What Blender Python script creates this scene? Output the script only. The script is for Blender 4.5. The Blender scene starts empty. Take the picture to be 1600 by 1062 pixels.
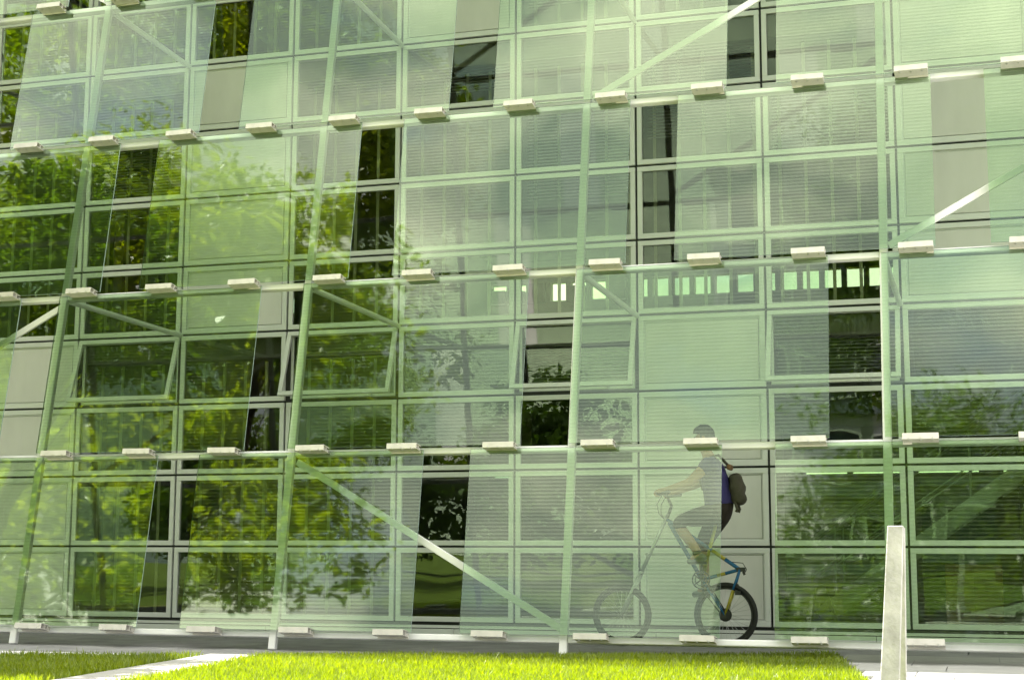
import bpy, bmesh, math, random
import numpy as np
from mathutils import Matrix, Vector
R_ = math.radians
rng = random.Random(7)
col = bpy.context.scene.collection
sc = bpy.context.scene

# ------------------------------------------------------------------ camera
CAM_H, YAW, PITCH, ROLL = 0.828, -0.3, 0.1414, 0.0032
F = Vector((math.sin(YAW)*math.cos(PITCH), math.cos(YAW)*math.cos(PITCH), math.sin(PITCH)))
r0 = Vector((math.cos(YAW), -math.sin(YAW), 0)); u0 = r0.cross(F)
rr = r0*math.cos(ROLL)+u0*math.sin(ROLL); uu = -r0*math.sin(ROLL)+u0*math.cos(ROLL)
cam = bpy.data.cameras.new('camera'); camo = bpy.data.objects.new('camera', cam); col.objects.link(camo)
m = Matrix((rr, uu, -F)).transposed().to_4x4(); m.translation = (0, 0, CAM_H); camo.matrix_world = m
cam.sensor_fit = 'HORIZONTAL'; cam.sensor_width = 36; cam.lens = 2388.3/1600*36
cam.clip_start = 0.05; cam.clip_end = 2000
sc.camera = camo

# ------------------------------------------------------------------ sky and sun
SUN_EL = 55.0
sz = math.sin(R_(SUN_EL)); sy = sz/4.0; sx = -math.sqrt(max(0, 1-sz*sz-sy*sy))
SUN = Vector((sx, sy, sz)).normalized()
W = bpy.data.worlds.new('World'); sc.world = W; W.use_nodes = True
wn = W.node_tree; wn.nodes.clear()
def N(t, typ, **kw):
    n = t.nodes.new(typ)
    for k, v in kw.items():
        if k in n.inputs: n.inputs[k].default_value = v
        else: setattr(n, k, v)
    return n
sky = N(wn, 'ShaderNodeTexSky', sky_type='NISHITA', sun_disc=False, sun_elevation=R_(SUN_EL),
        sun_rotation=math.atan2(SUN.x, SUN.y), altitude=100, air_density=1.0, dust_density=3.0, ozone_density=1.0)
tc = N(wn, 'ShaderNodeTexCoord')
mp = N(wn, 'ShaderNodeMapping'); mp.inputs['Scale'].default_value = (1, 1, 1.9); mp.inputs['Location'].default_value = (1.35, 2.1, 0.2)
nz = N(wn, 'ShaderNodeTexNoise', Scale=3.1, Detail=7.0, Roughness=0.56)
cr = N(wn, 'ShaderNodeValToRGB'); cr.color_ramp.elements[0].position = 0.24; cr.color_ramp.elements[1].position = 0.44
nz2 = N(wn, 'ShaderNodeTexNoise', Scale=4.2, Detail=5.0)
cc = N(wn, 'ShaderNodeValToRGB'); cc.color_ramp.elements[0].position = 0.43; cc.color_ramp.elements[1].position = 0.62
cc.color_ramp.elements[0].color = (2.0, 2.15, 2.1, 1); cc.color_ramp.elements[1].color = (6.6, 6.3, 5.3, 1)
mx = N(wn, 'ShaderNodeMix', data_type='RGBA')
bg = N(wn, 'ShaderNodeBackground', Strength=0.15); wo = N(wn, 'ShaderNodeOutputWorld')
L = wn.links.new
L(tc.outputs['Generated'], mp.inputs[0]); L(mp.outputs[0], nz.inputs['Vector']); L(mp.outputs[0], nz2.inputs['Vector'])
L(nz.outputs['Fac'], cr.inputs[0]); L(nz2.outputs['Fac'], cc.inputs[0])
L(cr.outputs[0], mx.inputs[0]); L(sky.outputs[0], mx.inputs[6]); L(cc.outputs[0], mx.inputs[7])
L(mx.outputs[2], bg.inputs[0]); L(bg.outputs[0], wo.inputs[0])
sl = bpy.data.lights.new('sun', 'SUN'); sl.energy = 5.0; sl.angle = R_(0.53); sl.color = (1, 0.955, 0.88)
slo = bpy.data.objects.new('sun', sl); col.objects.link(slo); slo.rotation_euler = (-SUN).to_track_quat('-Z', 'Y').to_euler()
sc.view_settings.view_transform = 'Standard'; sc.view_settings.look = 'None'
sc.view_settings.exposure = 2.1; sc.view_settings.gamma = 1
sc.render.engine = 'CYCLES'
sc.cycles.max_bounces = 10; sc.cycles.diffuse_bounces = 5; sc.cycles.glossy_bounces = 5
sc.cycles.transmission_bounces = 4; sc.cycles.transparent_max_bounces = 24
sc.cycles.use_denoising = True; sc.cycles.caustics_reflective = False; sc.cycles.caustics_refractive = False

# ------------------------------------------------------------------ fitted dimensions of the place
Yo, zo, xo, P, RS, LEAN = 12.8914, 0.1465, -8.9653, 2.7305, 1.6818, 0.1749      # leaning glass screen
Yi, xi, zi, T = 15.7767, -10.3096, 0.132, 0.815; M = P/2                           # facade behind it
Yb = 14.577                                                                        # line the bicycle rides on

# ------------------------------------------------------------------ materials
def mat(name):
    m = bpy.data.materials.new(name); m.use_nodes = True; t = m.node_tree; t.nodes.clear()
    return m, t, N(t, 'ShaderNodeOutputMaterial')
def simple(name, c, rough=0.6, metal=0.0, spec=0.5, var=0.0, scale=6.0, bump=0.0, bscale=60.0, c2=None, detail=5.0, stretch=None):
    m, t, out = mat(name); L = t.links.new
    b = N(t, 'ShaderNodeBsdfPrincipled', Roughness=rough, Metallic=metal); b.inputs['Specular IOR Level'].default_value = spec
    b.inputs['Base Color'].default_value = (*c, 1)
    co = N(t, 'ShaderNodeTexCoord'); src = co.outputs['Object']
    if stretch:
        mpp = N(t, 'ShaderNodeMapping'); mpp.inputs['Scale'].default_value = stretch; L(src, mpp.inputs[0]); src = mpp.outputs[0]
    if var > 0:
        n = N(t, 'ShaderNodeTexNoise', Scale=scale, Detail=detail, Roughness=0.6); L(src, n.inputs['Vector'])
        r = N(t, 'ShaderNodeValToRGB'); r.color_ramp.elements[0].position = 0.3; r.color_ramp.elements[1].position = 0.72
        d = c2 if c2 else tuple(min(1, x*(1+var)) for x in c)
        r.color_ramp.elements[0].color = (*[x*(1-var) for x in c], 1); r.color_ramp.elements[1].color = (*d, 1)
        L(n.outputs['Fac'], r.inputs[0]); L(r.outputs[0], b.inputs['Base Color'])
    if bump > 0:
        n2 = N(t, 'ShaderNodeTexNoise', Scale=bscale, Detail=4.0); L(co.outputs['Object'], n2.inputs['Vector'])
        bp = N(t, 'ShaderNodeBump', Strength=bump, Distance=0.01); L(n2.outputs['Fac'], bp.inputs['Height']); L(bp.outputs[0], b.inputs['Normal'])
    L(b.outputs[0], out.inputs[0]); return m
MAT = {}
MAT['white_metal'] = simple('white_coated_metal', (0.80, 0.81, 0.82), 0.38, 0, 0.5, 0.06, 3.0)
MAT['bracket'] = simple('bracket_coated_metal', (0.60, 0.58, 0.55), 0.4, 0, 0.5, 0.10, 9.0)
MAT['alu'] = simple('anodised_frame', (0.76, 0.76, 0.78), 0.36, 0.0, 0.5, 0.05, 2.0)
MAT['seal'] = simple('black_seal', (0.012, 0.012, 0.013), 0.6)
MAT['beige'] = simple('beige_panel', (0.70, 0.68, 0.69), 0.55, 0, 0.4, 0.10, 1.6, 0.05, 90, stretch=(1, 1, 0.35))
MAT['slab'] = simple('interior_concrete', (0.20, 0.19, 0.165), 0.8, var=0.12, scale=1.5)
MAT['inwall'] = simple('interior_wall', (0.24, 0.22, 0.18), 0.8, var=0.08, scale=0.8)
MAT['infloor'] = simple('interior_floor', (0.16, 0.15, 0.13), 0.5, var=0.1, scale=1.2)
MAT['blind'] = simple('blind_strip', (0.55, 0.53, 0.42), 0.7)
MAT['plastic_white'] = simple('actuator_white', (0.75, 0.75, 0.73), 0.4)
MAT['concrete'] = simple('cast_concrete', (0.42, 0.41, 0.41), 0.85, var=0.28, scale=9.0, bump=0.6, bscale=45)
MAT['paving'] = simple('pale_paving', (0.42, 0.42, 0.41), 0.85, var=0.12, scale=5.0, bump=0.25, bscale=120)
MAT['pathc'] = simple('path_concrete', (0.45, 0.44, 0.42), 0.85, var=0.12, scale=5.0, bump=0.25, bscale=120)
MAT['asphalt'] = simple('grey_asphalt', (0.31, 0.31, 0.32), 0.85, var=0.28, scale=2.2, bump=0.4, bscale=200)
MAT['soil'] = simple('turf_base', (0.13, 0.17, 0.010), 0.9, var=0.3, scale=8.0)
MAT['roof'] = simple('roof_metal', (0.35, 0.35, 0.35), 0.6)
MAT['wood'] = simple('orange_board', (0.42, 0.20, 0.06), 0.5, var=0.12, scale=2.0)
MAT['dark'] = simple('dark_plastic', (0.03, 0.03, 0.03), 0.5)
MAT['desk'] = simple('desk_top', (0.20, 0.21, 0.18), 0.5)
MAT['steel'] = simple('steel', (0.55, 0.55, 0.55), 0.3, 0.8)

def pane_material(name, fac, tint):
    m, t, out = mat(name); L = t.links.new
    co = N(t, 'ShaderNodeTexCoord'); oi = N(t, 'ShaderNodeObjectInfo')
    sc_ = N(t, 'ShaderNodeVectorMath', operation='SCALE'); sc_.inputs[0].default_value = (37.0, 11.0, 23.0); L(oi.outputs['Random'], sc_.inputs['Scale'])
    ad = N(t, 'ShaderNodeVectorMath', operation='ADD'); L(co.outputs['Object'], ad.inputs[0]); L(sc_.outputs[0], ad.inputs[1])
    n = N(t, 'ShaderNodeTexNoise', Scale=1.6, Detail=1.0); L(ad.outputs[0], n.inputs['Vector'])
    bp = N(t, 'ShaderNodeBump', Strength=0.16, Distance=0.012); L(n.outputs['Fac'], bp.inputs['Height'])
    tr = N(t, 'ShaderNodeBsdfTransparent'); tr.inputs[0].default_value = (*tint, 1)
    gl = N(t, 'ShaderNodeBsdfGlossy', Roughness=0.0); gl.inputs[0].default_value = (0.95, 0.97, 0.95, 1); L(bp.outputs[0], gl.inputs['Normal'])
    fr = N(t, 'ShaderNodeFresnel', IOR=1.5)
    ma = N(t, 'ShaderNodeMath', operation='ADD'); ma.inputs[1].default_value = fac; L(fr.outputs[0], ma.inputs[0]); ma.use_clamp = True
    ms = N(t, 'ShaderNodeMixShader'); L(ma.outputs[0], ms.inputs[0]); L(tr.outputs[0], ms.inputs[1]); L(gl.outputs[0], ms.inputs[2])
    L(ms.outputs[0], out.inputs[0]); return m
MAT['pane'] = pane_material('window_glass', 0.008, (0.84, 0.86, 0.82))
MAT['backpane'] = simple('back_pane', (.5, .6, .5), .2)
def bp_():
    m, t, out = mat('back_window_glass'); tr = N(t, 'ShaderNodeBsdfTransparent'); tr.inputs[0].default_value = (.66, .76, .62, 1); t.links.new(tr.outputs[0], out.inputs[0]); return m
MAT['backpane'] = bp_()
MAT['farpane'] = simple('far_window_glass', (0.05, 0.07, 0.09), 0.05, 0, 0.9)

def screen_glass():
    # outer face: coated green glass with thin horizontal printed lines
    m, t, out = mat('screen_glass_face'); L = t.links.new
    co = N(t, 'ShaderNodeTexCoord'); oi = N(t, 'ShaderNodeObjectInfo')
    sp = N(t, 'ShaderNodeSeparateXYZ'); L(co.outputs['Object'], sp.inputs[0])
    dv = N(t, 'ShaderNodeMath', operation='DIVIDE'); dv.inputs[1].default_value = 0.033; L(sp.outputs['Z'], dv.inputs[0])
    frc = N(t, 'ShaderNodeMath', operation='FRACT'); L(dv.outputs[0], frc.inputs[0])
    pp = N(t, 'ShaderNodeMath', operation='PINGPONG'); pp.inputs[1].default_value = 0.5; L(frc.outputs[0], pp.inputs[0])
    ln = N(t, 'ShaderNodeMapRange', interpolation_type='SMOOTHSTEP'); ln.inputs[1].default_value = 0.20; ln.inputs[2].default_value = 0.30; L(pp.outputs[0], ln.inputs[0])
    # slow waviness of the toughened sheet
    sc_ = N(t, 'ShaderNodeVectorMath', operation='SCALE'); sc_.inputs[0].default_value = (31.0, 17.0, 53.0); L(oi.outputs['Random'], sc_.inputs['Scale'])
    ad = N(t, 'ShaderNodeVectorMath', operation='ADD'); L(co.outputs['Object'], ad.inputs[0]); L(sc_.outputs[0], ad.inputs[1])
    n = N(t, 'ShaderNodeTexNoise', Scale=1.3, Detail=1.5); L(ad.outputs[0], n.inputs['Vector'])
    bp = N(t, 'ShaderNodeBump', Strength=0.25, Distance=0.015); L(n.outputs['Fac'], bp.inputs['Height'])
    tr = N(t, 'ShaderNodeBsdfTransparent'); tr.inputs[0].default_value = (0.735, 0.88, 0.67, 1)
    df = N(t, 'ShaderNodeBsdfDiffuse'); df.inputs[0].default_value = (0.50, 0.66, 0.40, 1)
    tl = N(t, 'ShaderNodeBsdfTranslucent'); tl.inputs[0].default_value = (0.50, 0.66, 0.40, 1)
    dm = N(t, 'ShaderNodeMixShader'); dm.inputs[0].default_value = 0.35; L(df.outputs[0], dm.inputs[1]); L(tl.outputs[0], dm.inputs[2])
    fo = N(t, 'ShaderNodeMath', operation='MULTIPLY'); fo.inputs[1].default_value = 0.048; L(ln.outputs[0], fo.inputs[0])
    m1 = N(t, 'ShaderNodeMixShader'); L(fo.outputs[0], m1.inputs[0]); L(tr.outputs[0], m1.inputs[1]); L(dm.outputs[0], m1.inputs[2])
    gl = N(t, 'ShaderNodeBsdfGlossy', Roughness=0.025); gl.inputs[0].default_value = (0.87, 1.0, 0.80, 1); L(bp.outputs[0], gl.inputs['Normal'])
    fr = N(t, 'ShaderNodeFresnel', IOR=1.5)
    rl = N(t, 'ShaderNodeMath', operation='MULTIPLY_ADD'); rl.inputs[1].default_value = 0.03; L(ln.outputs[0], rl.inputs[0])
    pv = N(t, 'ShaderNodeMath', operation='MULTIPLY_ADD'); pv.inputs[1].default_value = 0.03; pv.inputs[2].default_value = 0.042; L(oi.outputs['Random'], pv.inputs[0]); L(pv.outputs[0], rl.inputs[2])
    ra = N(t, 'ShaderNodeMath', operation='ADD'); L(rl.outputs[0], ra.inputs[0]); L(fr.outputs[0], ra.inputs[1]); ra.use_clamp = True
    m2 = N(t, 'ShaderNodeMixShader'); L(ra.outputs[0], m2.inputs[0]); L(m1.outputs[0], m2.inputs[1]); L(gl.outputs[0], m2.inputs[2])
    L(m2.outputs[0], out.inputs[0]); return m
MAT['screen'] = screen_glass()
def clear_back():
    m, t, out = mat('screen_glass_back'); L = t.links.new
    tr = N(t, 'ShaderNodeBsdfTransparent'); tr.inputs[0].default_value = (0.93, 0.97, 0.92, 1)
    gl = N(t, 'ShaderNodeBsdfGlossy', Roughness=0.0); fr = N(t, 'ShaderNodeFresnel', IOR=1.25)
    ms = N(t, 'ShaderNodeMixShader'); L(fr.outputs[0], ms.inputs[0]); L(tr.outputs[0], ms.inputs[1]); L(gl.outputs[0], ms.inputs[2]); L(ms.outputs[0], out.inputs[0]); return m
MAT['screen_back'] = clear_back()
MAT['glass_edge'] = simple('glass_edge', (0.34, 0.44, 0.42), 0.15)

def leafy(name, c1, c2, trans=0.45, gloss=0.04):
    m, t, out = mat(name); L = t.links.new
    at = N(t, 'ShaderNodeAttribute', attribute_name='tint')
    r = N(t, 'ShaderNodeValToRGB'); r.color_ramp.elements[0].color = (*c1, 1); r.color_ramp.elements[1].color = (*c2, 1); L(at.outputs['Fac'], r.inputs[0])
    d = N(t, 'ShaderNodeBsdfDiffuse'); tl = N(t, 'ShaderNodeBsdfTranslucent'); L(r.outputs[0], d.inputs[0])
    tt = N(t, 'ShaderNodeMix', data_type='RGBA', blend_type='MULTIPLY'); tt.inputs[0].default_value = 1.0; tt.inputs[7].default_value = (1.7, 1.6, 0.4, 1)
    L(r.outputs[0], tt.inputs[6]); L(tt.outputs[2], tl.inputs[0])
    a = N(t, 'ShaderNodeMixShader'); a.inputs[0].default_value = trans; L(d.outputs[0], a.inputs[1]); L(tl.outputs[0], a.inputs[2])
    g = N(t, 'ShaderNodeBsdfGlossy', Roughness=0.35); b = N(t, 'ShaderNodeMixShader'); b.inputs[0].default_value = gloss
    L(a.outputs[0], b.inputs[1]); L(g.outputs[0], b.inputs[2]); L(b.outputs[0], out.inputs[0]); return m
MAT['leaf'] = leafy('tree_leaves', (0.17, 0.25, 0.007), (0.33, 0.40, 0.011), 0.6)
MAT['leaf2'] = leafy('young_tree_leaves', (0.06, 0.12, 0.008), (0.13, 0.20, 0.012), 0.5)
MAT['grass'] = leafy('grass_blades', (0.11, 0.18, 0.003), (0.275, 0.345, 0.005), 0.5, 0.06)
MAT['bark'] = simple('bark', (0.14, 0.11, 0.085), 0.9, var=0.35, scale=7, bump=0.8, bscale=18)

# ------------------------------------------------------------------ helpers
def tag(o, label=None, cat=None, group=None, kind=None):
    if label: o['label'] = label
    if cat: o['category'] = cat
    if group: o['group'] = group
    if kind: o['kind'] = kind
    return o
def empty(name, loc=(0, 0, 0)):
    o = bpy.data.objects.new(name, None); o.location = loc; o.empty_display_size = 0.1; col.objects.link(o); return o
def link(name, me, parent=None):
    o = bpy.data.objects.new(name, me); col.objects.link(o)
    if parent is not None: o.parent = parent
    return o
class MB:
    def __init__(s): s.v = []; s.f = []; s.mi = []
    def hexa(s, p, mi=0):
        b = len(s.v); s.v += [tuple(q) for q in p]
        s.f += [tuple(b+i for i in q) for q in ((0,3,2,1),(4,5,6,7),(0,1,5,4),(1,2,6,5),(2,3,7,6),(3,0,4,7))]; s.mi += [mi]*6
    def box(s, x0, x1, y0, y1, z0, z1, mi=0):
        s.hexa([(x0,y0,z0),(x1,y0,z0),(x1,y1,z0),(x0,y1,z0),(x0,y0,z1),(x1,y0,z1),(x1,y1,z1),(x0,y1,z1)], mi)
    def beam(s, a, b, w, h, up=(0, 0, 1), mi=0):
        a = Vector(a); b = Vector(b); d = (b-a).normalized(); u = Vector(up); u = (u-d*u.dot(d)).normalized(); r = d.cross(u)
        c = [(-1,-1),(1,-1),(1,1),(-1,1)]
        s.hexa([a+r*(i*w/2)+u*(j*h/2) for i, j in c]+[b+r*(i*w/2)+u*(j*h/2) for i, j in c], mi)
    def tube(s, pts, rad, n=8, mi=0, cap=True):
        pts = [Vector(p) for p in pts]; rad = rad if hasattr(rad, '__len__') else [rad]*len(pts)
        b = len(s.v); ref = None
        for k, p in enumerate(pts):
            d = (pts[min(k+1, len(pts)-1)]-pts[max(k-1, 0)]).normalized()
            if ref is None: ref = Vector((0, 0, 1)) if abs(d.z) < 0.9 else Vector((1, 0, 0))
            u = (ref-d*ref.dot(d)).normalized(); ref = u; w = d.cross(u)
            for i in range(n):
                t = 2*math.pi*i/n; s.v.append(tuple(p+(u*math.cos(t)+w*math.sin(t))*rad[k]))
        for k in range(len(pts)-1):
            for i in range(n):
                j = (i+1) % n; s.f.append((b+k*n+i, b+k*n+j, b+(k+1)*n+j, b+(k+1)*n+i)); s.mi.append(mi)
        if cap:
            s.f.append(tuple(b+i for i in range(n))[::-1]); s.f.append(tuple(b+(len(pts)-1)*n+i for i in range(n))); s.mi += [mi, mi]
    def torus(s, c, R, r, n=40, k=8, axis='y', mi=0, a0=0, a1=2*math.pi):
        pts = []
        for i in range(n): 
            t = 2*math.pi*i/n; pts.append((math.cos(t), math.sin(t)))
        b = len(s.v)
        for x, z in pts:
            for j in range(k):
                q = 2*math.pi*j/k; rr_ = R+r*math.cos(q)
                s.v.append((c[0]+x*rr_, c[1]+r*math.sin(q), c[2]+z*rr_))
        for i in range(n):
            for j in range(k):
                i2 = (i+1) % n; j2 = (j+1) % k
                s.f.append((b+i*k+j, b+i*k+j2, b+i2*k+j2, b+i2*k+j)); s.mi.append(mi)
    def mesh(s, name, mats, smooth=False, bevel=0.0):
        me = bpy.data.meshes.new(name); me.from_pydata(s.v, [], s.f)
        for q in (mats if isinstance(mats, (list, tuple)) else [mats]): me.materials.append(q)
        me.polygons.foreach_set('material_index', s.mi)
        bm = bmesh.new(); bm.from_mesh(me); bmesh.ops.recalc_face_normals(bm, faces=bm.faces)
        if bevel > 0: bmesh.ops.bevel(bm, geom=list(bm.edges), offset=bevel, segments=2, affect='EDGES', profile=0.5)
        bm.to_mesh(me); bm.free()
        if smooth: me.polygons.foreach_set('use_smooth', [True]*len(me.polygons))
        me.update(); return me
    def build(s, name, mats, parent=None, smooth=False, bevel=0.0):
        return link(name, s.mesh(name, mats, smooth, bevel), parent)
def boxpart(name, m, parent, *a, bevel=0.0):
    b = MB(); b.box(*a); return b.build(name, m, parent, bevel=bevel)

# ------------------------------------------------------------------ ground
def sheet(name, poly, z, m, parent=None):
    me = bpy.data.meshes.new(name); me.from_pydata([(x, y, z) for x, y in poly], [], [tuple(range(len(poly)))]); me.materials.append(m); me.update()
    return link(name, me, parent)
g = sheet('ground', [(-400, -400), (400, -400), (400, 400), (-400, 400)], -0.10, MAT['soil']); tag(g, kind='structure')
# far edge of the turf runs at a slight angle to the building
EDGE = [(-14.0, 9.35), (-7.99, 11.25), (-4.93, 12.25), (-3.37, 12.72), (-1.34, 13.70)]
def edge_y(x):
    for (x0, y0), (x1, y1) in zip(EDGE, EDGE[1:]):
        if x0 <= x <= x1: return y0+(y1-y0)*(x-x0)/(x1-x0)
    return EDGE[0][1] if x < EDGE[0][0] else EDGE[-1][1]
def path_x(y):  # left and right edge of the concrete path at depth y
    t = (y-9.17)/2.81; return -6.04-0.35*t, -5.50-0.36*t
def lawn_right(y): return -0.86-0.165*(y-11.0)
ll = [(-60, -60), (path_x(-60)[0], -60)]+[(path_x(y)[0], y) for y in (0, 6, 9, 11)]+[(path_x(11.75)[0], 11.72), (-7.99, 11.25), (-14, 9.35), (-60, 9.35)]
lawnA = sheet('lawn', ll, 0.0, MAT['soil']); tag(lawnA, kind='structure')
lr = [(path_x(y)[1], y) for y in (-60, 0, 6, 9, 11, 11.9)]+EDGE[2:]+[(lawn_right(y), y) for y in (13, 11, 9, 5, 0, -60)]
lawnB = sheet('lawn', lr, 0.0, MAT['soil']); tag(lawnB, kind='structure')
# passage between the screen and the facade: large asphalt-grey slabs with open joints
pas = sheet('passage_floor', [(-30, 8.5), (14, 8.5), (14, Yi+0.3), (-30, Yi+0.3)], -0.035, MAT['asphalt']); tag(pas, kind='structure')
sw, sd = 2.73, 1.45
mb = MB(); mb.box(0, sw-0.012, 0, sd-0.012, -0.03, -0.004); slab_me = mb.mesh('passage_slab', MAT['asphalt'], bevel=0.004)
for i in range(-4, 6):
    for j in range(4):
        x = -0.2+i*sw+0.5*j; y = Yi-0.02-(j+1)*sd
        if j == 3 and x > -9: continue
        if j == 2 and x > -1.6-2.8: continue
        if j == 1 and x > 6: continue
        o = link('paving_slab', slab_me, pas); o.location = (x, y, 0)
# pale paving on the right
pav = sheet('pavement', [(lawn_right(y)+0.0, y) for y in (-40, 0, 9, 11, 13, 13.7)]+[(-1.34, 13.93), (14, 13.93), (14, -40)], -0.026, MAT['pathc']); tag(pav, kind='structure')
pw, pd = 0.95, 0.62
for j in range(0, 14):
    y1 = 13.93-j*pd; y0 = y1-pd; xe = max(lawn_right(y0), lawn_right(y1), -1.34); x = xe+0.015; i = 0
    wdt = pw*(0.35+0.5*((j*0.37) % 1.0))
    while x < 4.5:
        mb = MB(); mb.box(x, x+wdt-0.007, y0+0.007, y1, -0.022, rng.uniform(-.0015, .0015)); mb.build('paving_slab', MAT['paving'], pav, bevel=0.003)
        x += wdt; wdt = pw
# concrete path across the turf
pth = sheet('path', [(path_x(y)[0], y) for y in (-20, 6, 9, 11, 11.9)]+[(path_x(y)[1], y) for y in (12.0, 11, 9, 6, -20)], -0.02, MAT['soil']); tag(pth, kind='structure')
for k in range(9):
    y0 = 11.95-0.9*k; y1 = y0-0.885
    a0, b0 = path_x(y0); a1, b1 = path_x(y1); mb = MB()
    mb.hexa([(a1+.01,y1,-.03),(b1-.01,y1,-.03),(b0-.01,y0,-.03),(a0+.01,y0,-.03),(a1+.01,y1,.012),(b1-.01,y1,.012),(b0-.01,y0,.012),(a0+.01,y0,.012)])
    mb.build('paving_slab', MAT['pathc'], pth, bevel=0.004)

# ------------------------------------------------------------------ office building
ob = tag(empty('office_building', (0, Yi, 0)), 'glazed office block with grey window frames and beige panels behind the green screen', 'building')
def bpart(mb, name, m, bevel=0.0):
    o = mb.build(name, m, None, bevel=bevel); o.parent = ob; o.matrix_parent_inverse = Matrix.Translation((0, -Yi, 0)); return o
C0, C1, NR = -3, 10, 12
gap = 0.012; fw = 0.054; fd = 0.05
def frame_mesh(w, h, y0, y1, fw, name, m, bev=0.004):
    mb = MB()
    mb.box(0, w, y0, y1, 0, fw); mb.box(0, w, y0, y1, h-fw, h); mb.box(0, fw, y0, y1, fw, h-fw); mb.box(w-fw, w, y0, y1, fw, h-fw)
    return mb.mesh(name, m, bevel=bev)
w, h = M-2*gap, T-2*gap
win_me = frame_mesh(w, h, 0, fd, fw, 'window_frame', MAT['alu'])
sash_me = frame_mesh(w, h, 0, 0.04, 0.05, 'sash_frame', MAT['alu'])
mb = MB(); mb.box(fw, w-fw, 0.022, 0.040, fw, h-fw); pane_me = mb.mesh('pane', MAT['pane'])
mb = MB(); mb.box(0.05, w-0.05, 0.012, 0.030, 0.05, h-0.05); spane_me = mb.mesh('pane', MAT['pane'])
mb = MB(); i1 = 0.02; mb.box(fw+i1, w-fw-i1, 0.018, 0.045, fw+i1, h-fw-i1); inf_me = mb.mesh('infill', MAT['beige'], bevel=0.003)
bead_me = frame_mesh(w-2*fw, h-2*fw, 0.030, 0.048, i1-0.004, 'bead', MAT['alu'], 0)
mb = MB(); mb.box(0, 0.42, -0.03, 0.03, 0, 0.045); act_me = mb.mesh('actuator', MAT['plastic_white'], bevel=0.004)
OPAQUE = {-3: {0,1,5}, -2: {4,6,7}, -1: {0,1,2,3}, 1: {4,5,6,7}, 3: {8}, 5: {0,1,2,3}, 7: {4,5,6,7,8}, 9: {2,3,9}, 4: {10}, 2: {9, 11}, 6: {10}}
OPEN = {(0, 3), (2, 3), (4, 3), (6, 3)}
for c in range(C0, C1):
    for r in range(NR):
        loc = (xi+M*c+gap, 0, zi+T*r+gap)
        opq = r in OPAQUE.get(c, ())
        if (c, r) in OPEN:
            o = link('window', win_me, ob); o.location = (loc[0], 0.055, loc[2])
            s = link('sash', sash_me, o); th = R_(17.5)
            # hinged along its top edge, pushed out at the bottom
            rx = Matrix.Rotation(-th, 4, 'X')
            s.matrix_local = Matrix.Translation((0, -0.055, h)) @ rx @ Matrix.Translation((0, 0, -h))
            p_ = link('pane', spane_me, o); p_.matrix_local = s.matrix_local
            a_ = link('actuator', act_me, o); a_.location = (w*0.45, -0.04, 0.02)
            p2 = bpy.data.meshes.new('stay')
            mb = MB()
            q0 = Vector((w*0.5, -0.03, 0.045)); q1 = s.matrix_local @ Vector((w*0.5, 0.02, 0.03)); mb.tube([q0, q1], 0.008, 6)
            mb.build('stay', MAT['dark'], o)
            continue
        o = link('cladding_panel' if opq else 'window', win_me, ob); o.location = loc
        if opq:
            k = link('infill', inf_me, o); k.rotation_euler = (0, 0, 0)
            k = link('bead', bead_me, o); k.location = (fw, 0, fw)
        else:
            k = link('pane', pane_me, o)
            k.rotation_euler = (R_(rng.uniform(-0.25, 0.25)), 0, R_(rng.uniform(-0.2, 0.2)))
X0, X1 = xi+M*C0, xi+M*C1
mb = MB()
for c in range(C0, C1+1): mb.box(xi+M*c-0.035, xi+M*c+0.035, 0.032, 0.10, zi-0.02, zi+T*NR)
for r in range(NR+1): mb.box(X0, X1, 0.034, 0.098, zi+T*r-0.033, zi+T*r+0.033)
o = mb.build('joint_seal', MAT['seal'], ob)
# solid backing behind the beige panels
for c in range(C0, C1):
    rows = sorted(OPAQUE.get(c, ()))
    k = 0
    while k < len(rows):
        e = k
        while e+1 < len(rows) and rows[e+1] == rows[e]+1: e += 1
        boxpart('backing_panel', MAT['inwall'], ob, xi+M*c+0.04, xi+M*(c+1)-0.04, 0.06, 0.16, zi+T*rows[k]+0.035, zi+T*(rows[e]+1)-0.035)
        k = e+1
# base trims
boxpart('base_trim', MAT['alu'], ob, X0, X1, 0.004, 0.10, 0.078, 0.108, bevel=0.003)
for k in range(8): boxpart('base_trim', MAT['alu'], ob, X0+k*(X1-X0)/8+0.003, X0+(k+1)*(X1-X0)/8-0.003, -0.004, 0.10, 0.0, 0.068, bevel=0.003)
boxpart('base_shadow_gap', MAT['seal'], ob, X0, X1, 0.03, 0.12, 0.0, 0.12)
DEPTH = 11.5
for k in range(3):
    z = 0.0 if k == 0 else zi+T*4*k
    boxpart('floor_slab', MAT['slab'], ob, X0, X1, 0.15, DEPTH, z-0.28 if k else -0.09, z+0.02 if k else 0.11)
# roof; unseen deep eave over the gap added to keep sun off the screen
boxpart('roof', MAT['roof'], ob, X0-9, X1+8, -1.33, DEPTH+0.3, 9.98, 10.2)
boxpart('sun_stop_wall', MAT['beige'], ob, X0-9, X0-0.01, 0.0, 0.3, 0.0, 9.98)  # unseen run of wall, added with the longer roof to stop sun leaking in
boxpart('parapet_wall', MAT['alu'], ob, X0, X1, 0.02, 0.3, zi+T*NR+0.02, 9.98)
for k in range(3): boxpart('shadow_bar', MAT['white_metal'], ob, X0-9, X1+8, -1.50-0.16*k, -1.43-0.16*k, 10.08, 10.14)  # unseen bars added past the eave to cast striped shade on the path
for sx_ in (X0, X1-0.2): boxpart('side_wall', MAT['inwall'], ob, sx_, sx_+0.2, 0.16, DEPTH, 0.0, 9.98)
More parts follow.
